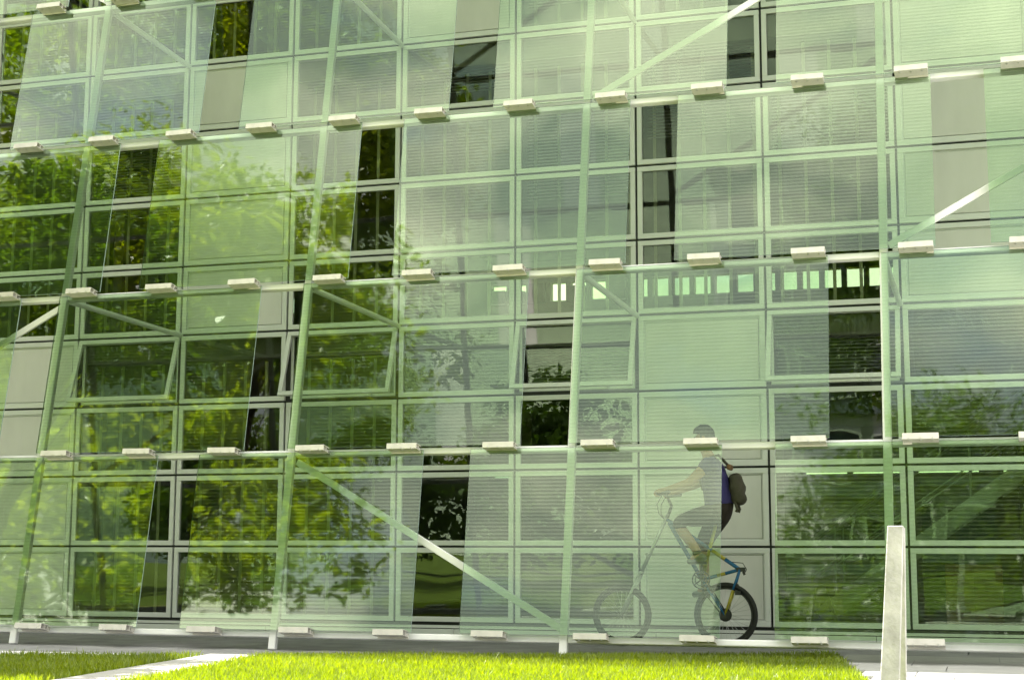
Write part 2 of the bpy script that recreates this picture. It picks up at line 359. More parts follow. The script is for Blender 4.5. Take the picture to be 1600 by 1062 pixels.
# back wall: solid except for bands of small windows at each storey
bz = [(0.0, 2.3), (2.55, 5.60), (5.95, 8.7), (9.3, 9.98)]
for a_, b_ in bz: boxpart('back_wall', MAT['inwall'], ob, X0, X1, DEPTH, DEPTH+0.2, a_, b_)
for zb0, zb1 in ((2.3, 2.55), (5.60, 5.95), (8.7, 9.3)):
    x = X0
    while x < X1:
        boxpart('back_wall_pier', MAT['inwall'], ob, x, x+0.09, DEPTH+0.004, DEPTH+0.19, zb0-0.01, zb1+0.01); boxpart('back_window', MAT['backpane'], ob, x+0.091, x+(0.389 if zb0 > 3 else 1.099), DEPTH+0.09, DEPTH+0.10, zb0-0.005, zb1+0.005); 
        if rng.random() < 0.28: boxpart('sill_clutter', MAT['dark'], ob, x+0.06, x+0.4, DEPTH-0.15, DEPTH-0.02, zb0-0.05, zb0+rng.uniform(0.12, 0.4))
        x += 0.39 if zb0 > 3 else 1.1
# cross walls that divide the rooms
for c, k0, k1, d0 in ((-1, 0, 3, 3.0), (1, 0, 3, 2.2), (3, 0, 1, 5.0), (5, 0, 1, 1.2), (5, 2, 3, 2.0), (7, 1, 3, 2.0), (8, 0, 3, 1.0)):
    boxpart('cross_wall', MAT['inwall'], ob, xi+M*c-0.08, xi+M*c+0.08, d0, DEPTH-0.01, 0.12 if k0 == 0 else zi+T*4*k0+0.03, zi+T*4*k1-0.3)
# vertical blind strips behind the glass, one fine strip every fifth of a window
vb = {}
for c in range(C0, C1):
    for k in range(3):
        rows = [r for r in range(4*k, 4*k+4) if r not in OPAQUE.get(c, ())]
        if len(rows) < 2: continue
        z0 = max(zi+T*rows[0]+0.05, 0.12); z1 = zi+T*(rows[-1]+1)-0.3
        if k == 0 and c not in (0, 1, 2): continue
        for q in range(5):
            x = xi+M*c+M*(q+0.5)/5
            wd = 0.035
            boxpart('blind_strip', MAT['blind'], ob, x-wd/2, x+wd/2, 0.34, 0.348, z0, z1)
# venetian blinds drawn to uneven heights
MAT['slat'] = simple('grey_blind_slats', (0.40, 0.40, 0.40), 0.6)
for c, r0_, r1_, drop in ((4, 3, 3, 0.0), (6, 3, 3, 0.1), (2, 7, 7, 0.35), (6, 6, 6, 0.0), (4, 5, 6, 0.5), (5, 6, 7, 0.3), (2, 3, 3, 0.45), (3, 7, 7, 0.2), (6, 8, 8, 0.0), (4, 8, 8, 0.3), (5, 7, 7, 0.0), (0, 5, 6, 0.6), (7, 3, 3, 0.3), (3, 3, 3, 0.5)):
    mb = MB(); zt = zi+T*(r1_+1)-0.07; zb = zi+T*r0_+0.07+drop; z = zt
    while z > zb:
        mb.hexa([(xi+M*c+.08, .24, z-.012), (xi+M*(c+1)-.08, .24, z-.012), (xi+M*(c+1)-.08, .275, z+.006), (xi+M*c+.08, .275, z+.006), (xi+M*c+.08, .24, z-.010), (xi+M*(c+1)-.08, .24, z-.010), (xi+M*(c+1)-.08, .275, z+.008), (xi+M*c+.08, .275, z+.008)]); z -= .036
    o = mb.build('venetian_blind', MAT['slat'], ob); o['kind'] = 'stuff'
for o in ob.children: pass

# ------------------------------------------------------------------ leaning glass screen
gs = tag(empty('glass_screen', (0, 0, 0)), 'leaning screen of green striped glass panels on white steel posts before the offices', 'glass screen')
ca, sa = math.cos(LEAN), math.sin(LEAN)
def S(x, s, o): return Vector((x, Yo+sa*s-ca*o, zo+ca*s+sa*o))
NROW = 6; SMAX = NROW*RS
ROT = (-LEAN, 0, 0)
# each post
mb = MB(); mb.box(-0.036, 0.036, -0.055, 0.002, -0.155, SMAX+0.06); post_me = mb.mesh('post', MAT['white_metal'], bevel=0.008)
for i in range(-2, 6):
    o = link('post', post_me, gs); o.location = S(xo+P*i, 0, 0); o.rotation_euler = ROT
mb = MB(); mb.box(0.034, P-0.034, -0.045, 0.04, -0.029, 0.029); rail_me = mb.mesh('rail', MAT['white_metal'], bevel=0.012)
for k in range(NROW+1):
    for i in range(-2, 5):
        o = link('rail', rail_me, gs); o.location = S(xo+P*i, k*RS-0.016, 0); o.rotation_euler = ROT
# brackets: hollow extrusions that hold the glass top and bottom
mb = MB(); bw = 0.145
mb.box(-bw, bw, -0.235, -0.229, -0.026, 0.026); mb.box(-bw, bw, -0.2285, -0.105, 0.020, 0.026); mb.box(-bw, bw, -0.2285, -0.105, -0.026, -0.020)
mb.box(-bw, bw, -0.170, -0.164, -0.0195, 0.0195); mb.box(-bw+0.02, bw-0.02, -0.1045, -0.048, -0.014, 0.014); mb.box(-bw, bw, -0.1045, -0.082, -0.040, -0.021)
br_me = mb.mesh('bracket', MAT['bracket'], bevel=0.0015)
mb = MB()
for q in (-0.095, 0.0, 0.095): mb.tube([(q, -0.205, -0.024), (q, -0.205, -0.033)], 0.009, 8); mb.tube([(q, -0.233, -0.018), (q, -0.238, -0.018)], 0.006, 8)
bolt_me = mb.mesh('bolts', MAT['steel'])
for k in range(NROW+1):
    for n_ in range(-7, 16):
        o = link('bracket', br_me, gs); o.location = S(-8.69+P/3*n_+rng.uniform(-.006, .006), k*RS-0.016+(0.012 if k == 0 else 0), 0)
        o.rotation_euler = (-LEAN+R_(rng.uniform(-1.2, 1.2)), R_(rng.uniform(-.5, .5)), R_(rng.uniform(-.8, .8))); b2 = link('bolts', bolt_me, o); b2['kind'] = 'stuff'
# glass panels: three-step stagger from row to row
GW = 0.455; PW = P-GW; ph = RS-0.040
mb = MB(); mb.box(-PW/2, PW/2, -0.006, 0.006, -ph/2, ph/2); pm = mb.mesh('glass_panel', [MAT['screen'], MAT['screen_back'], MAT['glass_edge']])
for p_ in pm.polygons: p_.material_index = 0 if p_.normal.y < -0.5 else (1 if p_.normal.y > 0.5 else 2)
for k in range(NROW):
    x_right_of_gap = -7.615+GW+(P/3)*(k % 3)
    for n_ in range(-3, 5):
        xl = x_right_of_gap+P*n_
        if xl < -14.5 or xl+PW > 5.2: continue
        o = link('glass_panel', pm, gs); o.location = S(xl+PW/2, k*RS+0.015+ph/2, 0.10)
        o.rotation_euler = (-LEAN+R_(rng.uniform(-0.35, 0.35)), R_(rng.uniform(-0.05, 0.05)), R_(rng.uniform(-0.4, 0.4)))
# horizontal struts tying the posts to the facade at each floor, and diagonal braces in the plane of the posts
for k, j in ((2, 4), (4, 8)):
    for i in range(-2, 6):
        mb = MB(); a_ = S(xo+P*i+0.0, k*RS-0.02, -0.066); b_ = Vector((xo+P*i+0.012, Yi+0.03, zi+T*j))
        mb.tube([a_, b_], 0.030, 12); mb.build('strut', MAT['white_metal'], gs, smooth=False)
def brace(i0, k0, i1_, k1):
    a_ = S(xo+P*i0, k0*RS-0.06*(1 if k0 > k1 else -1), -0.02); b_ = S(xo+P*i1_, k1*RS+0.06*(1 if k0 > k1 else -1), -0.02); d = (b_-a_).normalized()
    mb = MB(); mb.beam(a_+d*0.05, b_-d*0.05, 0.035, 0.062, up=(0, 0, 1)); mb.build('brace', MAT['white_metal'], gs, bevel=0.006)
brace(1, 1, 2, 0); brace(0, 2, -1, 1); brace(2, 3, 3, 4); brace(3, 2, 4, 3); brace(3, 4, 4, 5); brace(1, 4, 2, 5); brace(-1, 5, 0, 4)

# ------------------------------------------------------------------ concrete trestle in front
tr_ = tag(empty('concrete_trestle', (-0.44, 7.3, 0)), 'narrow tapering raw concrete trestle standing on the pale paving', 'trestle')
def lp(name, pts):
    mb = MB(); mb.hexa(pts); o = mb.build(name, MAT['concrete'], tr_, bevel=0.004); o.matrix_parent_inverse = Matrix.Translation((0.44, -7.3, 0)); return o
lp('front_leg', [(-.498,7.0,0),(-.410,7.0,0),(-.410,7.06,0),(-.498,7.06,0),(-.436,7.20,.978),(-.366,7.20,.978),(-.366,7.255,.978),(-.436,7.255,.978)])
lp('rear_leg', [(-.505,7.60,0),(-.400,7.60,0),(-.400,7.66,0),(-.505,7.66,0),(-.434,7.262,.972),(-.363,7.262,.972),(-.363,7.318,.972),(-.434,7.318,.972)])
# ------------------------------------------------------------------ bicycle
bk = tag(empty('bicycle', (-2.39, Yb, 0)), 'tall blue and yellow bicycle ridden along the passage behind the glass', 'bicycle')
MAT['bblue'] = simple('frame_blue', (0.02, 0.13, 0.30), 0.25, 0.1)
MAT['byel'] = simple('frame_yellow', (0.38, 0.33, 0.03), 0.3, 0.1)
MAT['tyre'] = simple('tyre_rubber', (0.018, 0.018, 0.018), 0.75)
MAT['silver'] = simple('silver_fork', (0.42, 0.43, 0.44), 0.3, 0.6)
def kp(o): o.matrix_parent_inverse = Matrix.Translation((2.39, -Yb, 0)); return o
rh = Vector((-2.39, Yb, 0.303)); fh = Vector((-3.392, Yb, 0.290)); cl = Vector((-2.25, Yb, 0.726)); bb = Vector((-2.611, Yb, 0.628)); hd = Vector((-2.944, Yb, 1.197))
V = lambda x, z, y=0: Vector((x, Yb+y, z))
def wheel(c, Rw, name):
    mb = MB(); mb.torus(c, Rw-0.024, 0.024, 56, 10); wo_ = kp(mb.build(name, MAT['tyre'], bk, smooth=True))
    mb = MB(); mb.torus(c, Rw-0.055, 0.010, 56, 6); q = mb.build('rim', MAT['dark'], wo_, smooth=True)
    mb = MB()
    for i in range(28):
        t = 2*math.pi*i/28; t2 = t+(0.5 if i % 2 else -0.5); y = 0.025 if i % 4 < 2 else -0.025
        mb.tube([c+Vector((math.cos(t2)*0.02, y, math.sin(t2)*0.02)), c+Vector((math.cos(t)*(Rw-0.06), 0, math.sin(t)*(Rw-0.06)))], 0.0016, 4)
    mb.build('spokes', MAT['steel'], wo_)
    mb = MB(); mb.tube([c+Vector((0, -0.05, 0)), c+Vector((0, 0.05, 0))], 0.022, 12); mb.build('hub', MAT['dark'], wo_)
    return wo_
rw = wheel(rh, 0.303, 'rear_wheel'); fwh = wheel(fh, 0.290, 'front_wheel')
mb = MB()
for k in range(6): 
    mb.tube([rh+Vector((0, -0.028-0.006*k, 0)), rh+Vector((0, -0.031-0.006*k, 0))], 0.062-0.006*k, 24)
kp(mb.build('cassette', MAT['dark'], bk))
mb = MB()
mid = hd.lerp(cl, 0.62); mb.tube([hd, mid], 0.018, 10, 0); mb.tube([mid, hd.lerp(cl, 0.80)], 0.018, 10, 1); mb.tube([hd.lerp(cl, 0.80), cl], 0.018, 10, 0)
mb.tube([hd+Vector((0.02, 0, -0.03)), bb], 0.020, 10, 0)
mb.tube([bb, bb.lerp(cl, .4)], 0.016, 10, 0); mb.tube([bb.lerp(cl, .4), bb.lerp(cl, .62)], 0.016, 10, 1); mb.tube([bb.lerp(cl, .62), cl], 0.016, 10, 0)
mb.tube([bb, V(-2.47, 1.16)], 0.017, 10, 1)
for y in (-0.055, 0.055):
    yv = Vector((0, y, 0))
    mb.tube([bb+yv*0.4, bb.lerp(rh, .5)+yv, rh+yv], 0.010, 8, 0)
    mm = cl.lerp(rh, .45); mb.tube([cl+yv*0.4, mm+yv], 0.010, 8, 0); mb.tube([mm+yv, rh+yv], 0.010, 8, 1)
kp(mb.build('frame', [MAT['bblue'], MAT['byel']], bk, smooth=True))
mb = MB(); fc = V(-3.20, 0.69)
mb.tube([hd+Vector((0.012, 0, 0.05)), fc], 0.018, 10)
mb.tube([fc+Vector((0, -0.06, 0)), fc+Vector((0, 0.06, 0))], 0.02, 8)
for y in (-0.06, 0.06): mb.tube([fc+Vector((0, y, 0)), fh+Vector((0, y, 0))], 0.014, 8)
kp(mb.build('fork', MAT['silver'], bk, smooth=True))
mb = MB(); mb.tube([hd, V(-2.898, 1.326), V(-2.93, 1.40)], 0.015, 8); kp(mb.build('stem', MAT['dark'], bk, smooth=True))
mb = MB(); mb.tube([V(-2.86, 1.445, -0.30), V(-2.93, 1.425, -0.15), V(-2.94, 1.42, 0), V(-2.93, 1.425, 0.15), V(-2.86, 1.445, 0.30)], 0.013, 8)
hb = kp(mb.build('handlebar', MAT['dark'], bk, smooth=True))
for y in (-1, 1):
    mb = MB(); mb.tube([V(-2.985, 1.43, .20*y), V(-2.86, 1.448, .30*y)], 0.019, 8); mb.build('grip', MAT['tyre'], hb, smooth=True)
mb = MB()
for y in (-0.1, 0.1): mb.tube([V(-2.97, 1.42, y), V(-3.02, 1.34, y), V(-3.01, 1.25, y*.5), V(-2.96, 1.19, 0)], 0.004, 5)
mb.tube([cl+Vector((-.08, 0, .07)), cl+Vector((.03, -.01, .06)), cl+Vector((.065, -.01, .0)), cl+Vector((.05, -.02, -.03))], 0.004, 5)
kp(mb.build('cables', MAT['tyre'], bk))
mb = MB(); mb.tube([V(-2.47, 1.14), V(-2.458, 1.215)], 0.013, 8); kp(mb.build('seat_post', MAT['silver'], bk, smooth=True))
mb = MB()
mb.tube([V(-2.60, 1.215), V(-2.52, 1.225), V(-2.43, 1.228), V(-2.36, 1.225)], [0.018, 0.03, 0.06, 0.055], 10); kp(mb.build('saddle', MAT['tyre'], bk, smooth=True))
mb = MB(); mb.torus(bb+Vector((0, -0.055, 0)), 0.082, 0.006, 36, 6); mb.torus(bb+Vector((0, -0.055, 0)), 0.055, 0.005, 30, 6)
for i in range(5):
    t = 2*math.pi*i/5; mb.tube([bb+Vector((0, -.055, 0)), bb+Vector((math.cos(t)*.082, -.055, math.sin(t)*.082))], 0.007, 5)
kp(mb.build('chainring', MAT['dark'], bk))
nearp = Vector((-2.60, Yb-0.12, 0.785)); farp = Vector((-2.615, Yb+0.12, 0.47))
for q, sgn in ((nearp, -1), (farp, 1)):
    mb = MB(); mb.tube([bb+Vector((0, .06*sgn, 0)), q-Vector((0, .04*sgn, 0))], 0.011, 6); c_ = kp(mb.build('crank', MAT['dark'], bk))
    mb = MB(); mb.box(q.x-.05, q.x+.05, q.y-.04, q.y+.04, q.z-.012, q.z+.012); mb.build('pedal', MAT['dark'], c_)
mb = MB()
for d in (0.082, -0.082): mb.tube([bb+Vector((0, -.055, d)), rh+Vector((0, -.045, d*.5))], 0.005, 5)
kp(mb.build('chain', MAT['dark'], bk))
mb = MB(); mb.box(cl.x-.03, cl.x+.05, Yb-.02, Yb+.02, cl.z-.02, cl.z+.02); mb.tube([cl+Vector((.03, 0, -.02)), cl+Vector((.045, 0, -.05))], .012, 6); kp(mb.build('rear_lamp', MAT['dark'], bk))
mb = MB(); q = cl.lerp(rh, .30); mb.box(q.x-.0, q.x+.05, Yb-.06, Yb+.06, q.z-.11, q.z-.07); mb.tube([q+Vector((.0, 0, .0)), q+Vector((.03, 0, -.02))], .005, 5); kp(mb.build('brake', MAT['dark'], bk))

# ------------------------------------------------------------------ cyclist
MAT['skin'] = simple('skin', (0.42, 0.24, 0.15), 0.5, var=0.05, scale=8)
MAT['shirt'] = simple('blue_shirt', (0.045, 0.035, 0.17), 0.85, var=0.15, scale=12)
MAT['shorts'] = simple('dark_shorts', (0.022, 0.014, 0.012), 0.85, var=0.2, scale=12)
MAT['hair'] = simple('dark_hair', (0.02, 0.014, 0.010), 0.55)
MAT['bag'] = simple('grey_bag', (0.06, 0.052, 0.038), 0.8, var=0.25, scale=14)
MAT['shoe'] = simple('grey_shoe', (0.16, 0.16, 0.15), 0.6, var=0.3, scale=25)
MAT['sock'] = simple('dark_sock', (0.05, 0.05, 0.05), 0.9)
def skin_mesh(name, nodes, edges, m, parent, levels=2, root=0):
    me = bpy.data.meshes.new(name); me.from_pydata([n[0] for n in nodes], edges, [])
    o = bpy.data.objects.new(name, me); col.objects.link(o)
    sk = o.modifiers.new('skin', 'SKIN'); sk.use_smooth_shade = True
    for i, n in enumerate(nodes):
        d = me.skin_vertices[0].data[i]; rr2 = n[1]; d.radius = rr2 if hasattr(rr2, '__len__') else (rr2, rr2); d.use_root = (i == root)
    ss = o.modifiers.new('sub', 'SUBSURF'); ss.levels = levels; ss.render_levels = levels
    dg = bpy.context.evaluated_depsgraph_get(); nm = bpy.data.meshes.new_from_object(o.evaluated_get(dg))
    bpy.data.objects.remove(o); nm.name = name; nm.materials.clear(); nm.materials.append(m)
    nm.polygons.foreach_set('use_smooth', [True]*len(nm.polygons))
    return link(name, nm, parent)
hip = V(-2.435, 1.285); 
nodes = [(hip, .10), (V(-2.45, 1.40), .10), (V(-2.475, 1.58), .13), (V(-2.49, 1.71), .11), (V(-2.53, 1.80), .055), (V(-2.565, 1.87), .055),   # pelvis..neck
  (V(-2.585, 1.95), .085), (V(-2.583, 2.03), .08),                                                                                   # head
  (V(-2.50, 1.715, -.17), .062), (V(-2.68, 1.535, -.23), .046), (V(-2.93, 1.462, -.225), .030), (V(-2.965, 1.458, -.225), .027),       # near arm 8..11
  (V(-2.50, 1.715, .17), .062), (V(-2.68, 1.545, .23), .046), (V(-2.93, 1.462, .225), .030), (V(-2.965, 1.458, .225), .027),           # far arm 12..15
  (V(-2.45, 1.255, -.085), .07), (V(-2.835, 1.17, -.11), .066), (V(-2.64, 0.905, -.11), .043), (V(-2.615, .845, -.11), .045), (V(-2.70, .815, -.12), .032),  # near leg 16..20
  (V(-2.45, 1.23, .085), .07), (V(-2.62, .95, .11), .064), (V(-2.60, .585, .11), .043), (V(-2.595, .535, .11), .045), (V(-2.68, .505, .12), .032)]       # far leg 21..25
edges = [(0,1),(1,2),(2,3),(3,4),(4,5),(5,6),(6,7),(3,8),(8,9),(9,10),(10,11),(3,12),(12,13),(13,14),(14,15),(0,16),(16,17),(17,18),(18,19),(19,20),(0,21),(21,22),(22,23),(23,24),(24,25)]
# fingers, closed round the grips
def add_hand(base, s):
    y = -.225*s if s > 0 else .225
    for k, (dy, ln) in enumerate(((-.034, .8), (-.012, 1.0), (.012, .95), (.034, .75))):
        i = len(nodes)
        nodes.append((V(-2.995, 1.462, y+dy), .0095)); nodes.append((V(-3.012, 1.440-.004*ln, y+dy), .009)); nodes.append((V(-2.997, 1.418-.006*ln, y+dy), .0085)); nodes.append((V(-2.975, 1.412, y+dy), .008))
        edges.extend([(base, i), (i, i+1), (i+1, i+2), (i+2, i+3)])
    i = len(nodes); e = .04 if y < 0 else -.04
    nodes.append((V(-2.955, 1.438, y+e), .0105)); nodes.append((V(-2.965, 1.415, y+e*.8), .0095)); edges.extend([(base, i), (i, i+1)])
add_hand(11, 1); add_hand(15, -1)
body = skin_mesh('person', nodes, edges, MAT['skin'], None, 2, 0)
tag(body, 'dark haired cyclist in a blue shirt and dark shorts riding behind the glass', 'person')
# face
mb = MB(); mb.tube([V(-2.664, 1.965), V(-2.688, 1.935), V(-2.668, 1.925)], [.010, .014, .010], 8); mb.build('nose', MAT['skin'], body, smooth=True)
for y in (-.034, .034):
    mb = MB(); mb.tube([V(-2.652, 1.973, y), V(-2.666, 1.973, y)], [.012, .008], 8); mb.build('eye', MAT['hair'], body, smooth=True)
mb = MB(); mb.tube([V(-2.655, 1.893, -.022), V(-2.664, 1.892, 0), V(-2.655, 1.893, .022)], .007, 6); mb.build('mouth', simple('lips', (.35, .12, .10), .5), body, smooth=True)
for y in (-.088, .088):
    mb = MB(); mb.tube([V(-2.57, 1.985, y), V(-2.56, 1.965, y*1.06), V(-2.57, 1.935, y)], [.012, .018, .012], 8); mb.build('ear', MAT['skin'], body, smooth=True)
skin_mesh('jaw', [(V(-2.60, 1.93), .075), (V(-2.63, 1.885), .045)], [(0, 1)], MAT['skin'], body, 2)
bm = bmesh.new(); bmesh.ops.create_uvsphere(bm, u_segments=28, v_segments=20, radius=1.0)
for v_ in bm.verts:
    p_ = v_.co; d_ = 1+0.03*math.sin(9*p_.x+4*p_.z)*math.sin(7*p_.y+3)
    low = min(0, p_.z); back = max(0, p_.x)
    v_.co = (p_.x*0.108*d_-0.02*0+0.03*back*(-low), p_.y*0.092*d_, p_.z*0.105*d_+0.55*low*0.105*back*0.8)
bmesh.ops.delete(bm, geom=[v_ for v_ in bm.verts if v_.co.x < -0.03 and v_.co.z < 0.012], context='VERTS')
me = bpy.data.meshes.new('hair'); bm.to_mesh(me); bm.free(); me.materials.append(MAT['hair']); me.polygons.foreach_set('use_smooth', [True]*len(me.polygons))
ho = link('hair', me, body); ho.location = V(-2.575, 2.002)
skin_mesh('shirt', [(V(-2.425, 1.262), (.17, .17)), (V(-2.44, 1.40), (.15, .15)), (V(-2.475, 1.58), (.145, .15)), (V(-2.49, 1.70), .125), (V(-2.525, 1.775), .07),
   (V(-2.505, 1.712, -.175), .078), (V(-2.59, 1.625, -.205), .068), (V(-2.505, 1.712, .175), .078), (V(-2.59, 1.625, .205), .068)],
   [(0,1),(1,2),(2,3),(3,4),(3,5),(5,6),(3,7),(7,8)], MAT['shirt'], body, 2)
skin_mesh('shorts', [(V(-2.42, 1.27), .165), (V(-2.43, 1.34), .15), (V(-2.46, 1.25, -.09), .115), (V(-2.82, 1.172, -.11), .088), (V(-2.78, 1.09, -.11), .078), (V(-2.46, 1.23, .09), .115), (V(-2.615, .97, .11), .085), (V(-2.61, .87, .11), .075)],
   [(0,1),(0,2),(2,3),(3,4),(0,5),(5,6),(6,7)], MAT['shorts'], body, 2)
for (ax, az, tx, tz, hx, hz, y) in ((-2.63, .86, -2.735, .795, -2.535, .825, -.115), (-2.598, .56, -2.735, .485, -2.515, .505, .115)):
    s_ = skin_mesh('shoe', [(V(hx, hz, y), .034), (V(hx-.05, hz+.01, y), .042), (V((hx+tx)/2-.02, (hz+tz)/2, y), .038), (V(tx, tz, y), .028), (V(ax, az, y), .044)], [(0,1),(1,2),(2,3),(1,4)], MAT['shoe'], body, 2)
    skin_mesh('sock', [(V(ax, az-.02, y), .05), (V(ax-.012, az+.06, y), .052)], [(0, 1)], MAT['sock'], body, 2)
bag = skin_mesh('shoulder_bag', [(V(-2.315, 1.64, -.02), .085), (V(-2.29, 1.53, -.02), .11), (V(-2.275, 1.40, -.02), .115), (V(-2.285, 1.32, -.02), .085)], [(0,1),(1,2),(2,3)], MAT['bag'], None, 2)
for v_ in bag.data.vertices:
    c_ = -2.315+0.05*(1.64-v_.co.z)/0.24; v_.co.x = c_+0.028+(v_.co.x-c_)*(0.74+0.05*math.sin(v_.co.z*60)); v_.co.x += 0.006*math.sin(v_.co.z*45+v_.co.y*20)
tag(bag, 'grey brown bag slung across the back of the cyclist', 'bag')
mb = MB(); mb.tube([V(-2.33, 1.70, -.08), V(-2.42, 1.80, -.10), V(-2.55, 1.77, -.09), V(-2.62, 1.62, -.05), V(-2.60, 1.48, .05)], .014, 6); mb.build('strap', MAT['bag'], bag, smooth=True)
mb = MB(); mb.box(-2.345, -2.305, Yb-.10, Yb+.06, 1.66, 1.715); mb.build('flap', simple('tan_leather', (.20, .10, .05), .6), bag, bevel=.015)
for y in (-.09, .06):
    mb = MB(); mb.tube([V(-2.275, 1.37, y), V(-2.25, 1.29, y), V(-2.262, 1.262, y)], .014, 6); mb.build('buckle_tail', MAT['bag'], bag, smooth=True)

# ------------------------------------------------------------------ furniture inside the ground floor
dk = tag(empty('work_table', (-1.6, 18.4, 0.11)), 'low dark work table with splayed legs inside the ground floor window', 'table')
boxpart('table_top', MAT['desk'], dk, -.75, .85, -.35, .35, .40, .45, bevel=.004)
for a_, b_ in (((-.35, -.2), (-.42, -.25)), ((-.25, -.2), (-.10, -.25)), ((.45, .2), (.42, .25)), ((.55, .2), (.75, .25))):
    mb = MB(); mb.beam((a_[0], a_[1], .40), (b_[0], b_[1], 0), .05, .05, up=(0, 1, 0)); mb.build('leg', MAT['desk'], dk)
bx = tag(boxpart('storage_box', MAT['dark'], None, -2.25, -1.98, 18.2, 18.5, .562, .66, bevel=.004), 'small dark box lying on the work table indoors', 'box')
cb = tag(empty('cupboard', (-0.18, 18.2, 0.11)), 'orange wooden cupboard standing inside the ground floor window on the right', 'cupboard')
boxpart('carcass', MAT['wood'], cb, -.30, .32, 0, .5, 0, .66, bevel=.006); boxpart('door', MAT['wood'], cb, -.295, .005, -.025, -.004, .02, .64, bevel=.003); boxpart('door', MAT['wood'], cb, .012, .315, -.025, -.004, .02, .64, bevel=.003)
st = tag(empty('staircase', (0.2, 19.3, 0.11)), 'open indoor stair with thin pale steel handrails behind the ground floor glass', 'staircase')
for k in range(14):
    boxpart('tread', MAT['slab'], st, -2.2+.27*k, -1.9+.27*k, 0, 1.1, .14+.19*k, .18+.19*k)
for y in (-.03, 1.13):
    mb = MB(); mb.tube([(-2.3, y, .95), (1.6, y, 3.7-.0)], .02, 8); mb.build('handrail', MAT['steel'], st)
    mb = MB(); mb.tube([(-2.3, y, .50), (1.6, y, 3.2)], .01, 6); mb.build('mid_rail', MAT['steel'], st)
    mb = MB(); mb.beam((-2.2, y, .02), (1.5, y, 2.7), .04, .2); mb.build('stringer', MAT['steel'], st)
    for k in range(0, 14, 3):
        mb = MB(); mb.tube([(-2.0+.27*k, y, .14+.19*k), (-2.0+.27*k, y, 1.12+.19*k)], .012, 6); mb.build('baluster', MAT['steel'], st)

# ------------------------------------------------------------------ trees (seen mirrored in the glass)
def tree(name, label, base, th, blobs, nclump, nleaf, leaf, seed, m, cr_=0.95, tr_r=0.35):
    rg = np.random.default_rng(seed); root = tag(empty(name, base), label, 'tree', None)
    cl_ = []
    wts = np.array([b[1][0]*b[1][1]*b[1][2] for b in blobs]); wts = wts/wts.sum()
    while len(cl_) < nclump:
        b = blobs[rg.choice(len(blobs), p=wts)]
        d = rg.normal(size=3); d /= np.linalg.norm(d); r = rg.uniform(0.25, 1.0)**0.45
        cl_.append(np.array(b[0])+d*r*np.array(b[1])*rg.uniform(0.82, 1.08))
    cl_ = np.array(cl_)
    n = nclump*nleaf
    cen = np.repeat(cl_, nleaf, 0); tintc = np.repeat(rg.uniform(0, 1, nclump), nleaf)
    d = rg.normal(size=(n, 3)); d /= np.linalg.norm(d, axis=1)[:, None]
    pos = cen+d*(rg.uniform(0, 1, (n, 1))**0.5)*cr_*np.array([1.15, 1.15, 0.62])*np.repeat(rg.uniform(0.6, 1.25, (nclump, 1)), nleaf, 0)
    nr = rg.normal(size=(n, 3))*0.75+np.array([0, 0.15, 0.75])+d*0.5; nr /= np.linalg.norm(nr, axis=1)[:, None]
    t1 = np.cross(nr, rg.normal(size=(n, 3))); t1 /= np.linalg.norm(t1, axis=1)[:, None]; t2 = np.cross(nr, t1)
    L_ = leaf*rg.uniform(0.65, 1.3, (n, 1)); Wd = L_*rg.uniform(0.5, 0.75, (n, 1))
    v = np.stack([pos-t1*L_*.5, pos+t2*Wd*.5+nr*L_*.08, pos+t1*L_*.55-nr*L_*.1, pos-t2*Wd*.5+nr*L_*.08], 1).reshape(-1, 3)
    me = bpy.data.meshes.new('crown'); me.vertices.add(n*4); me.vertices.foreach_set('co', v.ravel().astype(np.float32))
    me.loops.add(n*4); me.loops.foreach_set('vertex_index', np.arange(n*4, dtype=np.int32))
    me.polygons.add(n); me.polygons.foreach_set('loop_start', np.arange(0, n*4, 4, dtype=np.int32)); me.polygons.foreach_set('loop_total', np.full(n, 4, np.int32))
    at = me.attributes.new('tint', 'FLOAT', 'FACE'); at.data.foreach_set('value', np.clip(tintc*.6+rg.uniform(0, .4, n), 0, 1).astype(np.float32))
    me.materials.append(m); me.update(calc_edges=True); me.validate()
    link('crown', me, root)
    mb = MB(); top = th
    mb.tube([(0, 0, -.1), (0.05, 0, th*.3), (-.05, .05, th*.65), (0.1, 0, th)], [tr_r*1.25, tr_r, tr_r*.82, tr_r*.55], 12); mb.build('trunk', MAT['bark'], root, smooth=True)
    mb = MB(); pick = rg.choice(nclump, size=min(34, nclump), replace=False)
    for i in pick:
        e = cl_[i]; s0 = Vector((0.03, 0, th*rg.uniform(.55, 1.0))); e = Vector(e); mid = s0.lerp(e, .5)+Vector((0, 0, abs(e.x)*.08+.25))
        r0_ = tr_r*rg.uniform(.22, .4); mb.tube([s0, s0.lerp(mid, .5)+Vector((0, 0, .1)), mid, mid.lerp(e, .6), e], [r0_, r0_*.8, r0_*.55, r0_*.3, .012], 7)
    mb.build('branches', MAT['bark'], root, smooth=True)
    return root
tree('maple_tree', 'tall broad maple tree mirrored in the left half of the glass screen', (-18.0, -3.0, 0), 7.0,
     [((-0.5, 0, 11.0), (6.6, 3.0, 5.4)), ((2.0, .5, 8.3), (5.0, 2.6, 3.2)), ((3.6, 0, 10.6), (3.6, 2.4, 2.8)), ((-2.0, 0, 14.0), (4.8, 2.6, 4.4)), ((2.6, 0, 13.0), (3.2, 2.4, 3.0)), ((-5.5, 0, 9.0), (4.2, 2.6, 3.8)), ((-1.2, 0, 7.4), (5.2, 2.4, 2.1)), ((3.2, 4.4, 5.5), (5.2, 1.6, 1.8)), ((-3.5, 4.0, 7.5), (5.0, 1.5, 2.2))],
     720, 110, 0.20, 3, MAT['leaf'])
